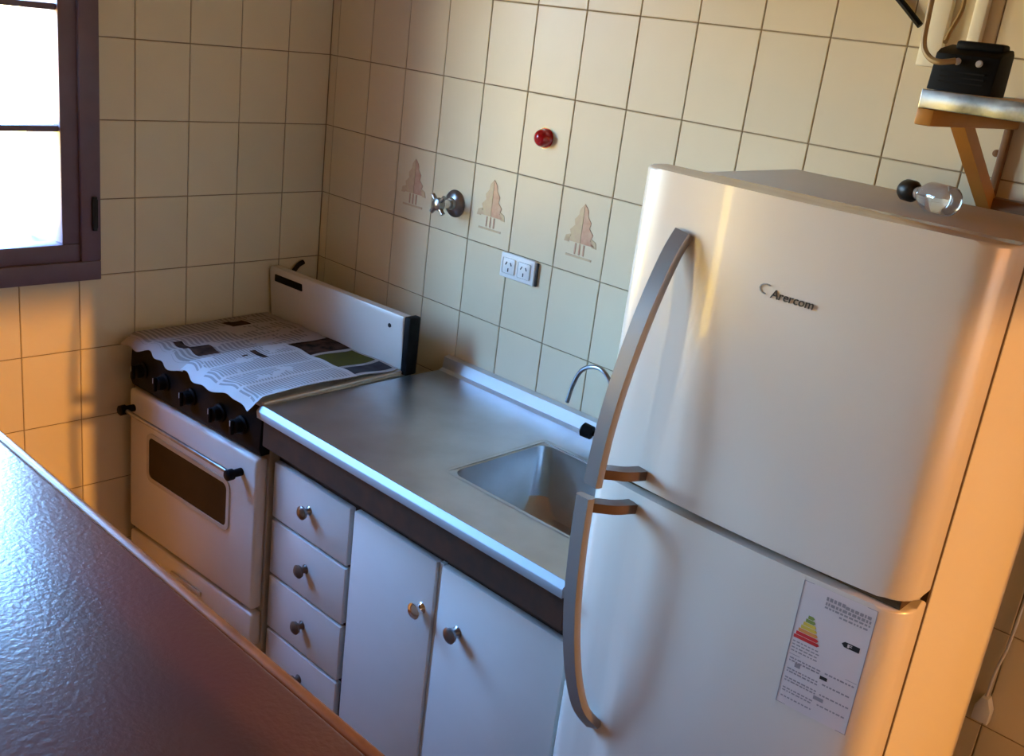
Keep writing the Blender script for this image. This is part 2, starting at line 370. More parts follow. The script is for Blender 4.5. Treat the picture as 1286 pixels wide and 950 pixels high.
# printed leaf motif on every other tile of the row above the outlet
def motif(tile, cx, cz):
    bm = NB(); y = -0.0012
    def poly(pts, mi):
        f = bm.faces.new([bm.verts.new((cx+a, y, cz+b)) for a,b in pts]); f.material_index = mi
    def thick(pts, mi):
        n0 = len(bm.faces); poly(pts, mi)
    # broad pointed leaf with a lighter half, a stem and two lines of border below
    n = 14
    L = [(-0.045*(1-t)**0.7*(0.86+0.14*math.cos(t*22)), -0.024+0.094*t) for t in [k/n for k in range(n+1)]]
    poly(L + [(0, 0.070)] + [(0, -0.024)], 1)
    Rr = [(-a, b) for a,b in L]
    poly([(0.001,-0.024)] + Rr[:-1] + [(0.001, 0.068)], 0)
    for s in (-0.013, 0.0, 0.013): poly([(s-0.002,-0.052),(s+0.002,-0.052),(s+0.002,-0.026),(s-0.002,-0.026)], 0)
    poly([(-0.040,-0.060),(0.040,-0.060),(0.040,-0.055),(-0.040,-0.055)], 1)
    poly([(-0.050,-0.027),(-0.036,-0.027),(-0.030,-0.006),(-0.046,-0.012)], 1)
    poly([(0.036,-0.027),(0.050,-0.027),(0.046,-0.012),(0.030,-0.006)], 1)
    bmesh.ops.recalc_face_normals(bm, faces=bm.faces[:])
    r = bmesh.ops.extrude_face_region(bm, geom=bm.faces[:])
    for v in [g for g in r['geom'] if isinstance(g, bmesh.types.BMVert)]: v.co.y += 0.001
    bmesh.ops.recalc_face_normals(bm, faces=bm.faces[:])
    o = obj('printed_motif', bm, [M_motif_a, M_motif_b], tile, smooth=False)
zrow = Z(-2.5*TH)
jrow = max(j for j in range(len(row_edges)-1) if row_edges[j] < zrow)
for i in range(len(cols_b)-1):
    cx = (cols_b[i]+cols_b[i+1])/2
    for tx in (0.408, 0.708, 1.008, 1.308):
        if abs(cx-tx) < 0.03: motif(tiles_b[(i, jrow)], cx, (row_edges[jrow]+row_edges[jrow+1])/2)

# window in the left wall: frame, sash, glazing bars, panes
win = thing('window_1', 'dark brown wooden window with white daylight behind its panes', 'window'); win['kind'] = 'structure'
y0, y1, z0, z1 = WIN1
def frame_ring(bm, ya, yb, za, zb, w, xa, xb, bev=0.003):
    box(bm, xa, xb, ya, yb, za, za+w, bev); box(bm, xa, xb, ya, yb, zb-w, zb, bev)
    box(bm, xa, xb, ya, ya+w, za+w, zb-w, bev); box(bm, xa, xb, yb-w, yb, za+w, zb-w, bev)
bm = NB(); frame_ring(bm, y0-0.045, y1+0.045, z0-0.045, z1+0.045, 0.050, 0.0005, 0.016)

obj('window_frame', bm, M_winwood, win)
bm = NB(); frame_ring(bm, y0, y1, z0, z1, 0.004, -0.30, -0.0005, 0); obj('window_reveal', bm, M_winwood, win)
bm = NB(); box(bm, -0.52, -0.302, y0-0.035, y0-0.002, z0, z1, 0.003); obj('added_shutter', bm, M_winwood, win)  # unseen leaf added outside to keep window light off the corner
for (sa, sb) in ((-1.168, y1-0.004), (y0+0.004, -1.170)):
    bm = NB(); frame_ring(bm, sa, sb, z0+0.004, z1-0.004, 0.046, -0.045, 0.006, 0.004)
    sash = obj('sash', bm, M_winwood, win)
    ga, gb, gz0, gz1 = sa+0.046, sb-0.046, z0+0.05, z1-0.05
    bars = [Z(-0.417), Z(-0.139)]
    for bz in bars:
        bm = NB(); box(bm, -0.035, -0.001, ga, gb, bz-0.0072, bz+0.0072, 0.002); obj('glazing_bar', bm, M_winwood, sash)
    ed = [gz0]+bars+[gz1]
    for k in range(3):
        bm = NB(); box(bm, -0.022, -0.018, ga, gb, ed[k]+0.006, ed[k+1]-0.006); obj('pane', bm, M_pane, sash)
bm = NB(); box(bm, 0.0165, 0.026, y1+0.020, y1+0.034, Z(-0.66), Z(-0.585), 0.003); lathe(bm, [(0.006,0),(0.006,0.085)], (0.021, y1+0.027, Z(-0.665)), (0,0,1), 10)
obj('window_hinge', bm, M_iron, win)
# the two openings out of frame
w2 = thing('window_2', 'window in the right wall that lets the low sun in', 'window'); w2['kind'] = 'structure'
bm = NB(); frame = WIN2
box(bm, RX+0.05, RX+0.09, frame[0], frame[1], frame[2], frame[2]+0.03); box(bm, RX+0.05, RX+0.09, frame[0], frame[1], frame[3]-0.02, frame[3])
obj('window_frame', bm, M_winwood, w2)
bm = NB(); box(bm, RX+0.068, RX+0.072, frame[0], frame[1], frame[2]+0.03, frame[3]-0.02); obj('pane', bm, M_pane, w2)
d3 = thing('door_1', 'narrow glazed door in the left wall beyond the bar', 'door'); d3['kind'] = 'structure'
bm = NB(); a,b_,c,d_ = WIN3
for (p,q,r,s_) in ((a,b_,c,c+0.12),(a,b_,d_-0.06,d_),(a,a+0.035,c+0.12,d_-0.06),(b_-0.035,b_,c+0.12,d_-0.06)): box(bm, -0.08, -0.03, p, q, r, s_)
obj('door_frame', bm, M_winwood, d3)
bm = NB(); box(bm, -0.058, -0.052, a+0.035, b_-0.035, c+0.12, d_-0.06); obj('pane', bm, M_pane, d3)

# ------------------------------------------------------------------ bar counter in the foreground
bar = thing('bar_counter', 'glossy red brown wooden bar top in the foreground with light from the window on it', 'counter', (1.0,-1.48,0))
bz = Z(-0.80)
bm = NB(); box(bm, 0.012, 2.15, -1.70, -1.268, bz-0.045, bz, 0.006, 3); obj('bar_top', bm, M_bar, bar)
bm = NB(); box(bm, 0.012, 2.15, -1.2675, -1.250, bz-0.05, bz-0.001, 0.006, 3); obj('edge_strip', bm, M_barnose, bar)
bm = NB(); box(bm, 0.012, 2.05, -1.60, -1.38, 0, bz-0.0455); obj('bar_base', bm, M_brick, bar)

# ------------------------------------------------------------------ stove (turned 3 degrees)
ZT = Z(-0.957)
st = thing('stove', 'old white gas stove with black control panel and oven door by the left wall', 'stove', (0.322,-0.605,0), math.radians(3.0))
sw = 0.290
def sobj(name, bm, M, par=None): return obj(name, bm, M, par or st, world=False)
bm = NB(); box(bm, -sw+0.004, sw-0.004, 0.030, 0.485, 0.10, ZT-0.006, 0.004); sobj('stove_body', bm, M_enamel_d)
bm = NB(); box(bm, -sw, sw, 0.002, 0.49, ZT-0.0055, ZT, 0.002); box(bm, sw-0.012, sw, 0.004, 0.49, ZT, ZT+0.008, 0.003); box(bm, -sw, -sw+0.012, 0.004, 0.49, ZT, ZT+0.008, 0.003); sobj('hob_top', bm, M_enamel)
pz0, pz1 = Z(-1.088), ZT-0.007
bm = NB(); prism(bm, [(0.029,pz0),(0.004,pz0),(-0.004,pz0+0.02),(0.004,pz1),(0.029,pz1)], 'x', -sw+0.002, sw-0.002, 0.003); panel = sobj('control_panel', bm, M_black)
for kx in (-0.225, -0.12, 0.0, 0.125, 0.215):
    bm = NB(); kz = (pz0+pz1)/2 - 0.004
    lathe(bm, [(0.0,0),(0.024,0.0),(0.024,0.004),(0.019,0.007),(0.017,0.024),(0.013,0.027),(0,0.027)], (kx,-0.0015,kz), (0,-1,0), 18)
    box(bm, kx-0.0045, kx+0.0045, -0.036, -0.026, kz-0.019, kz+0.019, 0.0025); k = sobj('control_knob', bm, M_blackpl, panel)
    bm = NB(); box(bm, kx-0.001, kx+0.001, -0.0368, -0.0358, kz+0.004, kz+0.018); sobj('pointer_mark', bm, M_led, panel)
dz0, dz1 = Z(-1.512), Z(-1.096)
bm = NB(); box(bm, -sw+0.004, sw-0.004, -0.006, 0.028, dz0, dz1, 0.010, 3)
od = sobj('oven_door', bm, M_enamel)
wz0, wz1 = Z(-1.322), Z(-1.204)
pts = []
def rrect(u0,u1,v0,v1,r,n=4):
    o = []
    for cx,cy,a in ((u1-r,v0+r,-90),(u1-r,v1-r,0),(u0+r,v1-r,90),(u0+r,v0+r,180)):
        for k in range(n+1):
            t = math.radians(a+90*k/n); o.append((cx+r*math.cos(t), cy+r*math.sin(t)))
    return o
bm = NB()
ro, ri = rrect(-0.193,0.183,wz0-0.012,wz1+0.012,0.022), rrect(-0.182,0.172,wz0,wz1,0.016)
for yy0, yy1 in ((-0.0095,-0.0055),):
    A = [bm.verts.new((u,yy0,v)) for u,v in ro]; B = [bm.verts.new((u,yy0,v)) for u,v in ri]; C_ = [bm.verts.new((u,yy1,v)) for u,v in ro]; D_ = [bm.verts.new((u,yy1,v)) for u,v in ri]
    n = len(ro)
    for i in range(n):
        j = (i+1)%n
        bm.faces.new((A[i],A[j],B[j],B[i])); bm.faces.new((A[j],A[i],C_[i],C_[j])); bm.faces.new((B[i],B[j],D_[j],D_[i]))
bmesh.ops.recalc_face_normals(bm, faces=bm.faces[:]); sobj('window_surround', bm, M_enamel_d, od)
bm = NB(); prism(bm, ri, 'y', -0.0078, -0.0056); sobj('oven_window', bm, M_ovglass, od)
hz = Z(-1.148)
bm = NB(); tube(bm, [(-0.255,-0.034,hz),(0.222,-0.034,hz)], 0.0058, 12); sobj('door_handle', bm, M_chrome_d, od)
for hx in (-0.262, 0.226):
    bm = NB(); lathe(bm, [(0,0),(0.010,0),(0.010,0.024),(0.014,0.026),(0.014,0.042),(0.010,0.045),(0,0.045)], (hx,-0.0055,hz), (0,-1,0), 14); sobj('handle_mount', bm, M_blackpl, od)
bm = NB(); box(bm, -sw+0.004, sw-0.004, -0.004, 0.028, Z(-1.620), Z(-1.524), 0.008, 3); dr = sobj('warming_drawer', bm, M_enamel)
bm = NB(); box(bm, -0.07, 0.07, -0.012, -0.0045, Z(-1.575), Z(-1.560), 0.003); sobj('drawer_grip', bm, M_enamel_d, dr)
bm = NB(); box(bm, -sw+0.02, sw-0.02, 0.035, 0.06, 0.03, 0.10); sobj('plinth', bm, M_black)
for fx in (-sw+0.03, sw-0.03):
    for fy in (0.07, 0.45):
        bm = NB(); lathe(bm, [(0.018,0),(0.018,0.012),(0.012,0.016),(0.012,0.102)], (fx,fy,0), (0,0,1), 12); sobj('foot', bm, M_blackpl)
bgz = Z(-0.802)
bm = NB(); prism(bm, [(0.452,ZT-0.004),(0.440,bgz-0.012),(0.444,bgz),(0.470,bgz),(0.478,ZT-0.004)], 'x', -sw+0.002, sw-0.008, 0.005, 3); bg = sobj('backguard', bm, M_enamel)
bm = NB(); box(bm, -0.262, -0.135, 0.4385, 0.446, bgz-0.040, bgz-0.017, 0.004); sobj('vent_slot', bm, M_black, bg)
bm = NB(); lathe(bm, [(0,0),(0.006,0),(0.006,0.004),(0,0.005)], (0.232,0.4445,Z(-0.838)), (0,-1,0), 12); sobj('screw', bm, M_iron, bg)
bm = NB(); box(bm, sw-0.0075, sw+0.014, 0.444, 0.484, ZT-0.003, bgz+0.002, 0.004); sobj('backguard_end', bm, M_black, bg)
for bx, by in ((-0.14,0.14),(0.14,0.14),(-0.14,0.34),(0.14,0.34)):
    bm = NB(); lathe(bm, [(0.045,0),(0.045,0.004),(0.02,0.006),(0,0.006)], (bx,by,ZT), (0,0,1), 16); sobj('burner', bm, M_black)

# ------------------------------------------------------------------ newspaper over the hob
news = thing('newspaper', 'open newspaper spread over the top of the stove', 'newspaper', (0.322,-0.605,ZT+0.012), math.radians(3.0))
def page(name, x0, x1, y0, y1, zoff, Mlist, pics, front_drop=0.0, nx=30, ny=30, seed=1, wig=0.006):
    """sheet in the newspaper's own frame; pics = [(u0,u1,v0,v1,material index)]"""
    rnd = random.Random(seed); bm = NB(); uvl = bm.loops.layers.uv.new('UVMap'); g = []
    ph = [rnd.uniform(0,6.28) for _ in range(4)]
    for j in range(ny+1):
        row = []
        for i in range(nx+1):
            u, v = i/nx, j/ny
            yy0 = y0 + wig*(math.sin(u*9+ph[0]) + 0.6*math.sin(u*23+ph[1]))
            x = x0+(x1-x0)*u + 0.004*math.sin(v*7+ph[2]); y = yy0+(y1-yy0)*v
            z = zoff + 0.0022*math.sin(u*8+ph[3])*math.sin(v*6+ph[1]) + 0.0018*math.sin(u*19+v*4)
            if y < 0.0 and front_drop: z -= front_drop*(-y)
            row.append(bm.verts.new((x,y,max(z, 0.0 if y > 0 else -1))))
        g.append(row)
    for j in range(ny):
        for i in range(nx):
            f = bm.faces.new((g[j][i],g[j][i+1],g[j+1][i+1],g[j+1][i])); u,v = (i+.5)/nx,(j+.5)/ny
            for (a,b,c,d,mi) in pics:
                if a<=u<=b and c<=v<=d: f.material_index = mi
            for lp, (ii,jj) in zip(f.loops, ((i,j),(i+1,j),(i+1,j+1),(i,j+1))): lp[uvl].uv = (ii/nx, jj/ny)
    r = bmesh.ops.extrude_face_region(bm, geom=bm.faces[:])
    for v in [q for q in r['geom'] if isinstance(q, bmesh.types.BMVert)]: v.co.z += 0.0012
    bmesh.ops.recalc_face_normals(bm, faces=bm.faces[:])
    return obj(name, bm, Mlist, news, world=False)
page('page', -0.262, 0.283, 0.255, 0.436, 0.002, [M_news2, M_phdark, M_pholive, M_phplum], [(0.20,0.66,0.10,0.99,1),(0.68,0.86,0.08,0.96,2),(0.885,0.985,0.08,0.96,3)], 0, 40, 24, 3, 0.002)
page('page', -0.272, 0.000, -0.030, 0.430, 0.006, [M_news2, M_phdark], [(0.62,0.86,0.16,0.30,1),(0.42,0.66,0.13,0.20,1),(0.10,0.30,0.62,0.74,1)], 0.7, 30, 36, 5, 0.006)
page('page', -0.010, 0.284, -0.034, 0.290, 0.010, [M_news, M_phdark], [(0.06,0.28,0.62,0.68,1),(0.10,0.15,0.50,0.56,1)], 0.7, 36, 36, 8, 0.005)

# ------------------------------------------------------------------ cabinets and stainless worktop
ZC = Z(-0.955); CF = -0.557
du = thing('drawer_unit', 'white four-drawer kitchen cabinet between stove and double doors', 'cabinet', (0.77,-0.3,0))
bm = NB(); box(bm, 0.616, 0.926, CF+0.019, -0.03, 0.08, ZC-0.002); box(bm, 0.616, 0.926, CF+0.045, CF+0.06, 0.0, 0.08); obj('carcass', bm, M_carc, du)
edges = [-1.097,-1.252,-1.407,-1.562,-1.717]
dgap = 0.0045
for k in range(4):
    bm = NB(); box(bm, 0.622, 0.916-0.002*k, CF, CF+0.018, Z(edges[k+1])+dgap, Z(edges[k])-dgap, 0.003); d = obj('drawer', bm, M_cab, du)
    bm = NB(); cz = Z((edges[k]+edges[k+1])/2)
    lathe(bm, [(0,0),(0.012,0),(0.008,0.004),(0.007,0.011),(0.0155,0.016),(0.017,0.022),(0.011,0.027),(0,0.028)], (0.768,CF-0.0002,cz+0.004), (0,-1,0), 16); obj('knob', bm, M_chrome_d if k == 0 else M_handle_d, d)
cu = thing('door_cabinet', 'white sink cabinet with two doors beside the refrigerator', 'cabinet', (1.25,-0.3,0))
SX0, SX1, SY0, SY1, SDEP = 1.108, 1.475, -0.455, -0.150, 0.155
bm = NB()
box(bm, 0.9275, 0.943, CF+0.019, -0.03, 0.08, ZC-0.002); box(bm, 1.548, 1.563, CF+0.019, -0.03, 0.08, ZC-0.002)
box(bm, 0.943, 1.548, CF+0.019, -0.03, 0.08, 0.095); box(bm, 0.943, 1.548, -0.045, -0.03, 0.095, ZC-0.002)
box(bm, 0.943, 1.548, CF+0.019, CF+0.035, Z(-1.13), ZC-0.002); box(bm, 0.9275, 1.563, CF+0.045, CF+0.06, 0, 0.08)
obj('carcass', bm, M_carc, cu)
for x0, x1, kx, Mk in ((0.931,1.203,1.172,M_chrome),(1.219,1.558,1.282,M_chrome_d)):
    bm = NB(); box(bm, x0, x1, CF, CF+0.018, 0.10, Z(-1.099), 0.003); d = obj('cabinet_door', bm, M_cab, cu)
    bm = NB(); lathe(bm, [(0,0),(0.013,0),(0.009,0.004),(0.007,0.012),(0.016,0.017),(0.018,0.023),(0.011,0.028),(0,0.029)], (kx,CF-0.0002,Z(-1.222)), (0,-1,0), 16); obj('knob', bm, Mk, d)
bm = NB(); box(bm, 1.205, 1.217, CF+0.008, CF+0.018, 0.10, Z(-1.099)); obj('door_stile', bm, M_cab, cu)

wt = thing('worktop', 'stainless steel sink worktop with bright front edge and upstand', 'worktop', (1.09,-0.3,ZC))
CX0, CX1, CY0, CY1 = 0.614, 1.566, -0.600, -0.022
bm = NB()
for a,b,c,d in ((CX0,SX0,CY0+0.006,CY1),(SX1,CX1,CY0+0.006,CY1),(SX0,SX1,CY0+0.006,SY0),(SX0,SX1,SY1,CY1)): box(bm, a, b, c, d, ZC-0.0015, ZC)
bmesh.ops.remove_doubles(bm, verts=bm.verts[:], dist=1e-5); obj('steel_sheet', bm, M_steel, wt)
bm = NB(); prism(bm, [(CY0+0.0062,ZC-0.0012),(CY0+0.0062,ZC+0.003),(CY0+0.004,ZC+0.0035),(CY0-0.0065,ZC-0.0065),(CY0-0.008,ZC-0.009),(CY0-0.006,ZC-0.026),(CY0+0.004,ZC-0.027),(CY0+0.004,ZC-0.0012)], 'x', CX0, CX1, 0); obj('front_edge', bm, M_steel_b, wt)
bm = NB(); box(bm, CX0+0.004, CX1-0.004, CY0+0.010, CF+0.017, ZC-0.10, ZC-0.003); obj('front_rail', bm, M_carc, wt)
bm = NB(); prism(bm, [(CY1-0.014,ZC),(CY1-0.002,ZC+0.006),(CY1+0.002,ZC+0.036),(-0.003,ZC+0.040),(-0.003,ZC-0.004),(CY1-0.002,ZC-0.004)], 'x', CX0, CX1, 0.0); obj('upstand', bm, M_steel_c, wt)
# basin: rounded pan
bm = NB()
def ring(u0,u1,v0,v1,r,z): return [bm.verts.new((u,v,z)) for u,v in rrect(u0,u1,v0,v1,r,6)]
R0 = ring(SX0-0.010,SX1+0.010,SY0-0.010,SY1+0.010,0.012,ZC+0.0008); R1 = ring(SX0+0.004,SX1-0.004,SY0+0.004,SY1-0.004,0.030,ZC-0.003)
R2 = ring(SX0+0.010,SX1-0.010,SY0+0.010,SY1-0.010,0.036,ZC-SDEP+0.03); R3 = ring(SX0+0.035,SX1-0.035,SY0+0.035,SY1-0.035,0.06,ZC-SDEP)
R4 = ring(SX0+0.15,SX1-0.15,SY0+0.12,SY1-0.12,0.03,ZC-SDEP-0.004)
for a,b in ((R0,R1),(R1,R2),(R2,R3),(R3,R4)):
    n = len(a)
    for i in range(n): bm.faces.new((a[i],a[(i+1)%n],b[(i+1)%n],b[i]))
bm.faces.new(R4); bmesh.ops.recalc_face_normals(bm, faces=bm.faces[:])
basin = obj('sink_basin', bm, M_steel, wt)
bm = NB(); lathe(bm, [(0,0),(0.032,0),(0.032,0.002),(0.024,0.003),(0.020,0.0005),(0,0.0005)], ((SX0+SX1)/2,(SY0+SY1)/2,ZC-SDEP-0.0035), (0,0,1), 20); obj('drain', bm, M_chrome_d, basin)

tap = thing('tap', 'thin chrome swan-neck tap rising behind the sink, half hidden by the refrigerator', 'tap', (1.225,-0.075,ZC))
bm = NB(); lathe(bm, [(0.024,0.0003),(0.024,0.01),(0.015,0.016),(0.013,0.05),(0.009,0.055),(0.009,0.06)], (1.225,-0.075,ZC), (0,0,1), 18); obj('tap_body', bm, M_chrome, tap)
path = smooth_path([(1.225,-0.075,ZC+0.058),(1.225,-0.075,ZC+0.12),(1.215,-0.075,ZC+0.165),(1.185,-0.072,ZC+0.188),(1.15,-0.068,ZC+0.186),(1.118,-0.064,ZC+0.166),(1.098,-0.062,ZC+0.125),(1.086,-0.060,ZC+0.075)], 6)
bm = NB(); tube(bm, path, 0.0052, 10); obj('spout', bm, M_chrome_d, tap)
bm = NB(); lathe(bm, [(0.006,0),(0.006,0.02),(0.016,0.022),(0.017,0.046),(0.011,0.05),(0,0.05)], (1.212,-0.079,ZC+0.036), (-1,-0.25,0.12), 14); obj('tap_handle', bm, M_blackpl, tap)

# ------------------------------------------------------------------ refrigerator
FX0, FX1, FY, FS, FB, FT, FG = 1.574, 2.126, -0.600, -0.520, -0.112, Z(-0.222), Z(-0.722)
fr = thing('refrigerator', 'tall silver grey two-door refrigerator with arched handles and energy sticker', 'refrigerator', (1.85,-0.36,0))
bm = NB(); box(bm, FX0+0.002, FX1+0.0015, FS+0.0105, FB, 0.045, FT-0.014, 0.004); obj('fridge_body', bm, M_fridge_s, fr)
bm = NB(); box(bm, FX0+0.004, FX1-0.0004, FS+0.0004, FS+0.0102, 0.06, FT-0.02); obj('door_gasket', bm, M_gasket, fr)
def door_bm(z0, z1, bulge=0.012, r=0.042):
    pts = [(FX1, FS), (FX1, FY+r+0.004)]; n = 7
    for k in range(1,n+1):
        t = math.radians(90*k/n); pts.append((FX1-r+r*math.cos(t), FY+r+0.004-r*math.sin(t)))
    a0, a1 = FX1-r, FX0+r
    for k in range(1,16):
        s = k/16; x = a0+(a1-a0)*s; pts.append((x, FY+0.004-bulge*4*s*(1-s)))
    for k in range(0,n+1):
        t = math.radians(90*k/n); pts.append((FX0+r-r*math.sin(t), FY+r+0.004-r*math.cos(t)))
    pts += [(FX0, FS)]
    bm = NB(); prism(bm, pts, 'z', z0, z1, 0.005, 3); return bm
def front_y(x, bulge=0.012, r=0.042):
    s = (FX1-r-x)/(FX1-FX0-2*r); return FY+0.004-bulge*4*s*(1-s)
fz = obj('freezer_door', door_bm(FG+0.007, FT), M_fridge, fr)
rd = obj('refrigerator_door', door_bm(0.07, FG-0.007), M_fridge, fr)
bm = NB(); box(bm, FX0+0.02, FX1-0.013, FS-0.062, FS-0.002, FG-0.006, FG+0.006); obj('door_gap_trim', bm, M_gasket, fr)
for fx in (FX0+0.05, FX1-0.05):
    for fy in (FS+0.05, FB-0.05):
        bm = NB(); lathe(bm, [(0.02,0),(0.02,0.012),(0.012,0.016),(0.012,0.0455)], (fx,fy,0), (0,0,1), 12); obj('foot', bm, M_blackpl, fr)
bm = NB(); box(bm, FX0+0.02, FX1-0.02, FS-0.02, FS-0.0, 0.015, 0.066, 0.004); obj('kick_plate', bm, M_gasket, fr)
def handle(par, pts, standoff):
    """flat arched bar: flush with the door at one end, carried by a short arm at the other"""
    pth = smooth_path(pts, 6)
    def prof(t):
        w, h = 0.0155, 0.0080
        return [(-w,-h*0.4),(-w*0.8,-h),(w*0.8,-h),(w,-h*0.4),(w,h*0.6),(w*0.7,h),(-w*0.7,h),(-w,h*0.6)]
    bm = NB(); sweep(bm, pth, prof, up=(0,1,0)); h = obj('door_handle', bm, M_handle, par)
    bm = NB(); sweep(bm, smooth_path(standoff, 6), [(-0.011,-0.008),(0.011,-0.008),(0.011,0.008),(-0.011,0.008)], up=(0,0,1)); obj('handle_arm', bm, M_handle_d, par)  # the brown reflection on the arm is put into its colour
    return h
ft_ = lambda x: front_y(x)
h1 = handle(fz, [(1.682,ft_(1.682)-0.002,Z(-0.303)),(1.676,-0.622,Z(-0.342)),(1.668,-0.646,Z(-0.42)),(1.656,-0.662,Z(-0.52)),(1.646,-0.670,Z(-0.62)),(1.640,-0.671,Z(-0.712))],
     [(1.640,-0.662,Z(-0.694)),(1.652,-0.655,Z(-0.690)),(1.672,-0.635,Z(-0.690)),(1.684,ft_(1.684)-0.0005,Z(-0.692))])
h2 = handle(rd, [(1.630,-0.671,Z(-0.736)),(1.632,-0.672,Z(-0.83)),(1.637,-0.668,Z(-0.94)),(1.647,-0.655,Z(-1.05)),(1.660,-0.632,Z(-1.135)),(1.676,ft_(1.676)-0.002,Z(-1.178))],
     [(1.630,-0.662,Z(-0.755)),(1.644,-0.655,Z(-0.752)),(1.664,-0.635,Z(-0.752)),(1.676,ft_(1.676)-0.0005,Z(-0.754))])
rotm = Matrix.Rotation(math.pi/2, 4, 'X')           # letters stand on the door, facing -y
def on_front(x, z, dy=0.0012): return Matrix.Translation((x, front_y(x)-dy, z)) @ rotm
text_mesh('Arercom', 0.02, 0.0006, 'logo', M_logo, fz, on_front(1.842, Z(-0.358), 0.0010) @ Matrix.Rotation(math.radians(0), 4, 'Z'), 0.15, width=0.066)
bm = NB()                                            # pale swoosh before the letters
sweep(bm, [Vector((1.834+0.010*math.cos(t), front_y(1.834)-0.0008, Z(-0.348)+0.007*math.sin(t))) for t in [math.radians(60+30*k) for k in range(8)]], [(-0.001,-0.0004),(0.001,-0.0004),(0.001,0.0004),(-0.001,0.0004)], up=(0,1,0))
obj('logo_swoosh', bm, M_handle, fz)
# energy sticker (one printed sheet)
def sticker():
    x0, x1, z0, z1 = 1.984, 2.092, Z(-0.940), Z(-0.736)
    bm = NB(); yf = lambda x: front_y(x)
    def quad(pts, mi, lift):
        vs_ = [bm.verts.new((x, yf(x)-lift, z)) for x,z in pts]; f = bm.faces.new(vs_); f.material_index = mi
    nseg = 6
    for k in range(nseg):
        a, b = x0+(x1-x0)*k/nseg, x0+(x1-x0)*(k+1)/nseg
        quad([(a,z0),(b,z0),(b,z1),(a,z1)], 0, 0.0006)
    W_, H_ = x1-x0, z1-z0
    def P(u, v): return (x0+u*W_, z1-v*H_)
    def rect(u0,u1,v0,v1,mi,l=0.0009): quad([P(u0,v1),P(u1,v1),P(u1,v0),P(u0,v0)], mi, l)
    # heading lines and border
    rect(0.0,1.0,0.0,0.004,1); rect(0,1,0.996,1,1); rect(0.0,0.012,0,1,1); rect(0.988,1,0,1,1)
    rnd = random.Random(3)
    def words(u0,u1,v,h,mi=1):
        u = u0
        while u < u1-0.02:
            w = rnd.uniform(0.02,0.06); rect(u,min(u+w,u1),v,v+h,mi); u += w+0.015
    words(0.34,0.62,0.050,0.028); words(0.34,0.95,0.092,0.022); words(0.60,0.95,0.060,0.024); words(0.34,0.95,0.125,0.014); words(0.55,0.95,0.155,0.014)
    # the seven arrows, short and green at the top, long and red at the bottom
    cols = [4-1,3,4,4,5,6,6]
    for k in range(7):
        v = 0.245+k*0.030; w = 0.055+0.036*k; c = 0.20
        mi = (3,3,4,4,5,6,6)[k]
        quad([P(c-w*0.62,v+0.027),P(c+w*0.62,v+0.027),P(c+w*0.62+0.025,v+0.012),P(c+w*0.62,v),P(c-w*0.62,v)], mi, 0.0009)
    # black class arrow
    v = 0.315; quad([P(0.66,v+0.020),P(0.70,v+0.042),P(0.90,v+0.042),P(0.90,v),P(0.70,v)], 2, 0.0009)
    rect(0.74,0.765,v+0.008,v+0.034,0,0.0011); rect(0.765,0.80,v+0.008,v+0.014,0,0.0011); rect(0.765,0.80,v+0.020,v+0.025,0,0.0011)
    for k, vv in enumerate((0.475,0.500,0.525,0.550)): words(0.04,0.42,vv,0.010)
    rect(0.03,0.97,0.585,0.589,1)
    for vv in (0.61,0.632,0.70,0.722,0.775,0.797,0.86,0.882,0.93): words(0.05,0.50,vv,0.011)
    for vv in (0.61,0.70,0.785,0.87): words(0.55,0.95,vv,0.012)
    rect(0.50,0.60,0.645,0.672,2); rect(0.48,0.62,0.815,0.845,1); rect(0.14,0.22,0.64,0.675,1)
    bmesh.ops.recalc_face_normals(bm, faces=bm.faces[:])
    for f in bm.faces:
        if f.normal.y > 0: f.normal_flip()
    s = obj('energy_sticker', bm, [M_label, M_lgrey, M_lblack, M_lg, M_ly, M_lo, M_lr], rd, smooth=False); s['label'] = 'white printed energy sticker with coloured arrows'
sticker()

# ------------------------------------------------------------------ on the back wall
red = thing('red_wall_knob', 'round shiny red knob on the tiled wall above the valve', 'knob', (0.858,0,Z(-0.295)))
bm = NB(); lathe(bm, [(0,0),(0.023,0),(0.023,0.003),(0.0205,0.006),(0.020,0.012),(0.0205,0.016),(0.017,0.023),(0.010,0.028),(0,0.030)], (0.858,-0.0006,Z(-0.295)), (0,-1,0), 24); obj('knob_body', bm, M_red, red)
bm = NB(); lathe(bm, [(0,0),(0.0245,0),(0.0245,0.0014),(0,0.0014)], (0.858,-0.0004,Z(-0.295)), (0,-1,0), 24); obj('base_ring', bm, M_red, red)

va = thing('stop_valve', 'round chrome stop valve with cross handle on the tiled wall', 'valve', (0.572,0,Z(-0.510)))
vx, vz = 0.575, Z(-0.510)
bm = NB(); lathe(bm, [(0,0),(0.036,0),(0.036,0.003),(0.030,0.010),(0.016,0.014),(0.014,0.020)], (vx,-0.0006,vz), (0,-1,0), 24); obj('escutcheon', bm, M_chrome_d, va)
bm = NB(); lathe(bm, [(0.011,0),(0.011,0.022),(0.013,0.024),(0.013,0.032)], (vx,-0.020,vz), (0,-1,0), 14); obj('stem', bm, M_chrome, va)
bm = NB(); lathe(bm, [(0,0),(0.016,0),(0.018,0.006),(0.015,0.018),(0.008,0.021),(0,0.021)], (vx,-0.0515,vz), (0,-1,0), 16)
for a in range(4):
    t = math.radians(45+90*a); d = Vector((math.cos(t),0,math.sin(t))); c = Vector((vx,-0.062,vz))
    tube(bm, [c+d*0.010, c+d*0.024, c+d*0.031], 0.0062, 10)
obj('cross_handle', bm, M_chrome_d, va)

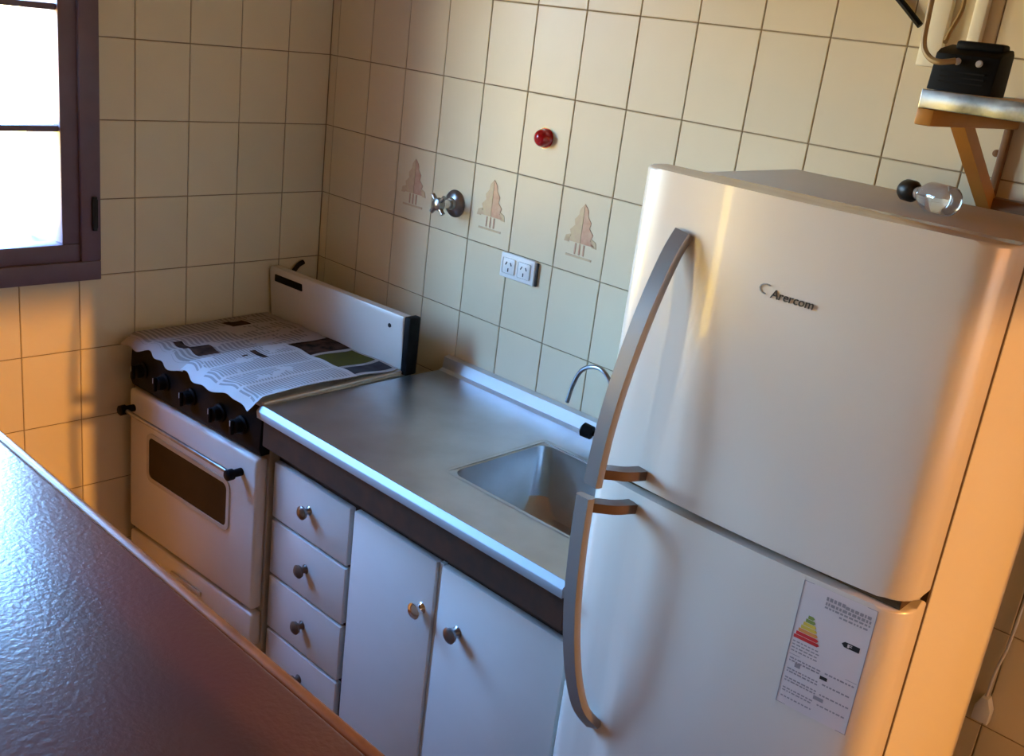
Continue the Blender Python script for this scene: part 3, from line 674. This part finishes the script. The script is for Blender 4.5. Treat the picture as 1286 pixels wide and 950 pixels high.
ou = thing('wall_outlet', 'white double socket plate on the tiles below the leaf motifs', 'outlet', (0.828,0,Z(-0.620)))
bm = NB(); box(bm, 0.768, 0.886, -0.0095, -0.0008, Z(-0.654), Z(-0.590), 0.004, 3); obj('cover_plate', bm, M_white_pl, ou)
for cx in (0.800, 0.852):
    bm = NB(); box(bm, cx-0.021, cx+0.021, -0.0125, -0.0096, Z(-0.642), Z(-0.602), 0.003); s = obj('socket_insert', bm, M_white_pl, ou)
    bm = NB()
    for a, ddx, ddz in ((30,-0.008,0.006),(-30,0.008,0.006),(0,0,-0.010)):
        t = math.radians(a); c = Vector((cx+ddx, 0, Z(-0.622)+ddz)); ax = Vector((math.sin(t),0,math.cos(t))); sd = Vector((ax.z,0,-ax.x))
        q = [c+ax*0.0045+sd*0.0014, c+ax*0.0045-sd*0.0014, c-ax*0.0045-sd*0.0014, c-ax*0.0045+sd*0.0014]
        prism(bm, [(p.x,p.z) for p in q], 'y', -0.0131, -0.0124)
    obj('socket_slots', bm, M_slot, s)
bm = NB(); box(bm, 0.8865, 0.892, -0.007, -0.0008, Z(-0.652), Z(-0.594), 0.001); obj('dark_side_strip', bm, M_slot, ou)  # dark strip along the right edge of the plate

gh = obj('gas_hose', tube(NB(), smooth_path([(0.012,-0.062,Z(-0.800)),(0.013,-0.085,Z(-0.812)),(0.012,-0.105,Z(-0.845)),(0.012,-0.118,Z(-0.90)),(0.014,-0.122,Z(-0.955)),(0.016,-0.118,Z(-1.05)),(0.016,-0.110,Z(-1.30))], 6), 0.0075, 10), M_iron); tag(recentre(gh), 'thin black gas hose in the corner behind the stove', 'hose')

# ------------------------------------------------------------------ shelf with the black box, cables
ZS0, ZS1 = Z(-0.088), Z(-0.062); SHX = 1.886; SHY = -0.375
sh = thing('wall_shelf', 'metal-edged wall shelf on an orange wooden bracket above the refrigerator', 'shelf', (2.25,-0.19,ZS0))
bm = NB(); box(bm, SHX+0.004, 2.70, SHY+0.006, -0.0006, ZS0+0.003, ZS1-0.002); obj('shelf_board', bm, M_pine, sh)
bm = NB(); box(bm, SHX, 2.70, SHY-0.002, SHY+0.0055, ZS0, ZS1, 0.0015); box(bm, SHX, SHX+0.0035, SHY+0.006, -0.002, ZS0, ZS1, 0.001); obj('metal_edging', bm, M_foil, sh)
for bx in (1.896, 2.56):
    bm = NB(); box(bm, bx-0.013, bx+0.013, SHY+0.003, -0.001, ZS0-0.024, ZS0-0.0005, 0.003); arm = obj('bracket_arm', bm, M_pine, sh)
    bm = NB(); box(bm, bx-0.006, bx+0.006, -0.016, -0.001, Z(-0.246), ZS0-0.0245, 0.002); obj('bracket_upright', bm, M_pine_d, sh)
    bm = NB(); a = Vector((bx,-0.235,ZS0-0.012)); b = Vector((bx,-0.020,Z(-0.240)))
    sweep(bm, [a,b], [(-0.0115,-0.012),(0.0115,-0.012),(0.0115,0.012),(-0.0115,0.012)], up=(0,0.6,0.8)); obj('bracket_brace', bm, M_pine, sh)
bm = NB(); box(bm, 1.884, 2.70, -0.030, -0.001, Z(-0.252), Z(-0.226), 0.003); obj('wall_batten', bm, M_pine_d, sh)
scr = obj('wall_screw', lathe(NB(), [(0,0),(0.0035,0),(0.0035,0.006),(0.0065,0.007),(0.006,0.010),(0,0.011)], (1.885,0.0006,Z(-0.155)), (0,-1,0), 12), M_pine_d); tag(recentre(scr), 'small brown screw in the tile beneath the shelf', 'screw')

bxz = ZS1 + 0.0006
bb = thing('black_device', 'small black electronic box with two lenses standing on the wall shelf', 'device', (1.94,-0.335,bxz))
bm = NB(); prism(bm, [(-0.368,bxz),(-0.362,bxz+0.050),(-0.352,bxz+0.057),(-0.318,bxz+0.064),(-0.312,bxz+0.058),(-0.312,bxz)], 'x', 1.887, 1.978, 0.003); obj('device_body', bm, M_blackpl, bb)
for lx in (1.922, 1.952):
    bm = NB(); lathe(bm, [(0,0),(0.005,0),(0.004,0.003),(0,0.0035)], (lx,-0.3660,bxz+0.041), (0,-1,0.12), 12); obj('lens', bm, M_led, bb)
for lz in (0.012, 0.019, 0.026):
    bm = NB(); box(bm, 1.902, 1.964, -0.3685, -0.3625, bxz+lz, bxz+lz+0.002); obj('groove_rib', bm, M_black, bb)
bm = NB(); box(bm, 1.905, 1.972, -0.345, -0.318, bxz+0.057, bxz+0.070, 0.004); obj('top_connector', bm, M_blackpl, bb)

def cable(name, pts, r, M, label, n=8):
    o = obj(name, tube(NB(), smooth_path(pts, 8), r, n), M); return tag(recentre(o), label, 'cable')
cable('tan_cable', [(1.865,-0.372,Z(0.26)),(1.866,-0.372,Z(0.12)),(1.869,-0.374,Z(0.03)),(1.874,-0.378,Z(-0.004)),(1.888,-0.382,Z(-0.020)),(1.905,-0.384,Z(-0.024)),(1.921,-0.3725,Z(-0.020))], 0.0042, M_tan, 'tan cable hanging down and looping into the front of the black box')
cable('black_cable', [(1.56,-0.012,Z(0.16)),(1.60,-0.012,Z(0.118)),(1.655,-0.011,Z(0.075)),(1.702,-0.010,Z(0.036))], 0.0058, M_blackpl, 'short black cable slanting across the wall at the top')
tw = []
for k in range(60):
    t = k/59; a = t*16; tw.append((1.775+0.004*math.cos(a)+0.03*(1-t)*0.3, -0.03+0.004*math.sin(a)-0.12*t**2, Z(0.28-0.275*t)))
o = obj('twisted_cable', tube(NB(), [(p[0]+0.11*((0.28-(p[2]-F))/0.28)**2, p[1]-0.17*((0.28-(p[2]-F))/0.28)**2, p[2]) for p in tw], 0.0035, 6), M_tan); tag(recentre(o), 'brown twisted cable hanging behind the black box between pale trunkings', 'cable')
for x0, x1, lab in ((1.712,1.752,'wide cream cable trunking on the tiles behind the black box'),(1.790,1.812,'narrow cream cable trunking at the far right of the top')):
    o = obj('cable_trunking', box(NB(), x0, x1, -0.018, -0.0008, Z(-0.03), H-0.02, 0.003), M_cream_pl); tag(recentre(o), lab, 'trunking')

# glass bottle lying on the fridge
ft = FT-0.014
bo = thing('glass_bottle', 'small clear glass bottle with dark stopper lying on top of the refrigerator', 'bottle', (1.90,-0.33,ft))
ax = Vector((0.90,-0.42,0)).normalized(); o0 = Vector((1.884,-0.300,ft+0.0225))
bm = NB(); lathe(bm, [(0.008,0.0),(0.010,0.004),(0.010,0.012),(0.019,0.022),(0.022,0.030),(0.0222,0.050),(0.022,0.070),(0.020,0.074),(0.0,0.075)], o0, ax, 24); obj('bottle_body', bm, M_bottle, bo)
bm = NB(); lathe(bm, [(0,-0.030),(0.013,-0.028),(0.0165,-0.022),(0.0165,-0.006),(0.012,0.000),(0.0105,0.001)], o0-ax*0.0015, ax, 18); obj('stopper', bm, M_stop, bo)

# white lead with a plug-end hanging beside the fridge
cd = thing('hanging_cord', 'white cord with a pale plug hanging on the wall right of the refrigerator', 'cord', (2.132,-0.02,Z(-1.145)))
bm = NB(); tube(bm, smooth_path([(2.150,-0.012,Z(-0.55)),(2.144,-0.012,Z(-0.75)),(2.140,-0.012,Z(-0.90)),(2.137,-0.012,Z(-1.0)),(2.130,-0.012,Z(-1.06)),(2.129,-0.014,Z(-1.118))], 6), 0.0028, 8); obj('lead', bm, M_white_pl, cd)
bm = NB(); prism(bm, [(2.124,Z(-1.112)),(2.136,Z(-1.112)),(2.146,Z(-1.135)),(2.146,Z(-1.163)),(2.116,Z(-1.163)),(2.116,Z(-1.135))], 'y', -0.026, -0.004, 0.003); obj('plug', bm, M_white_pl, cd)
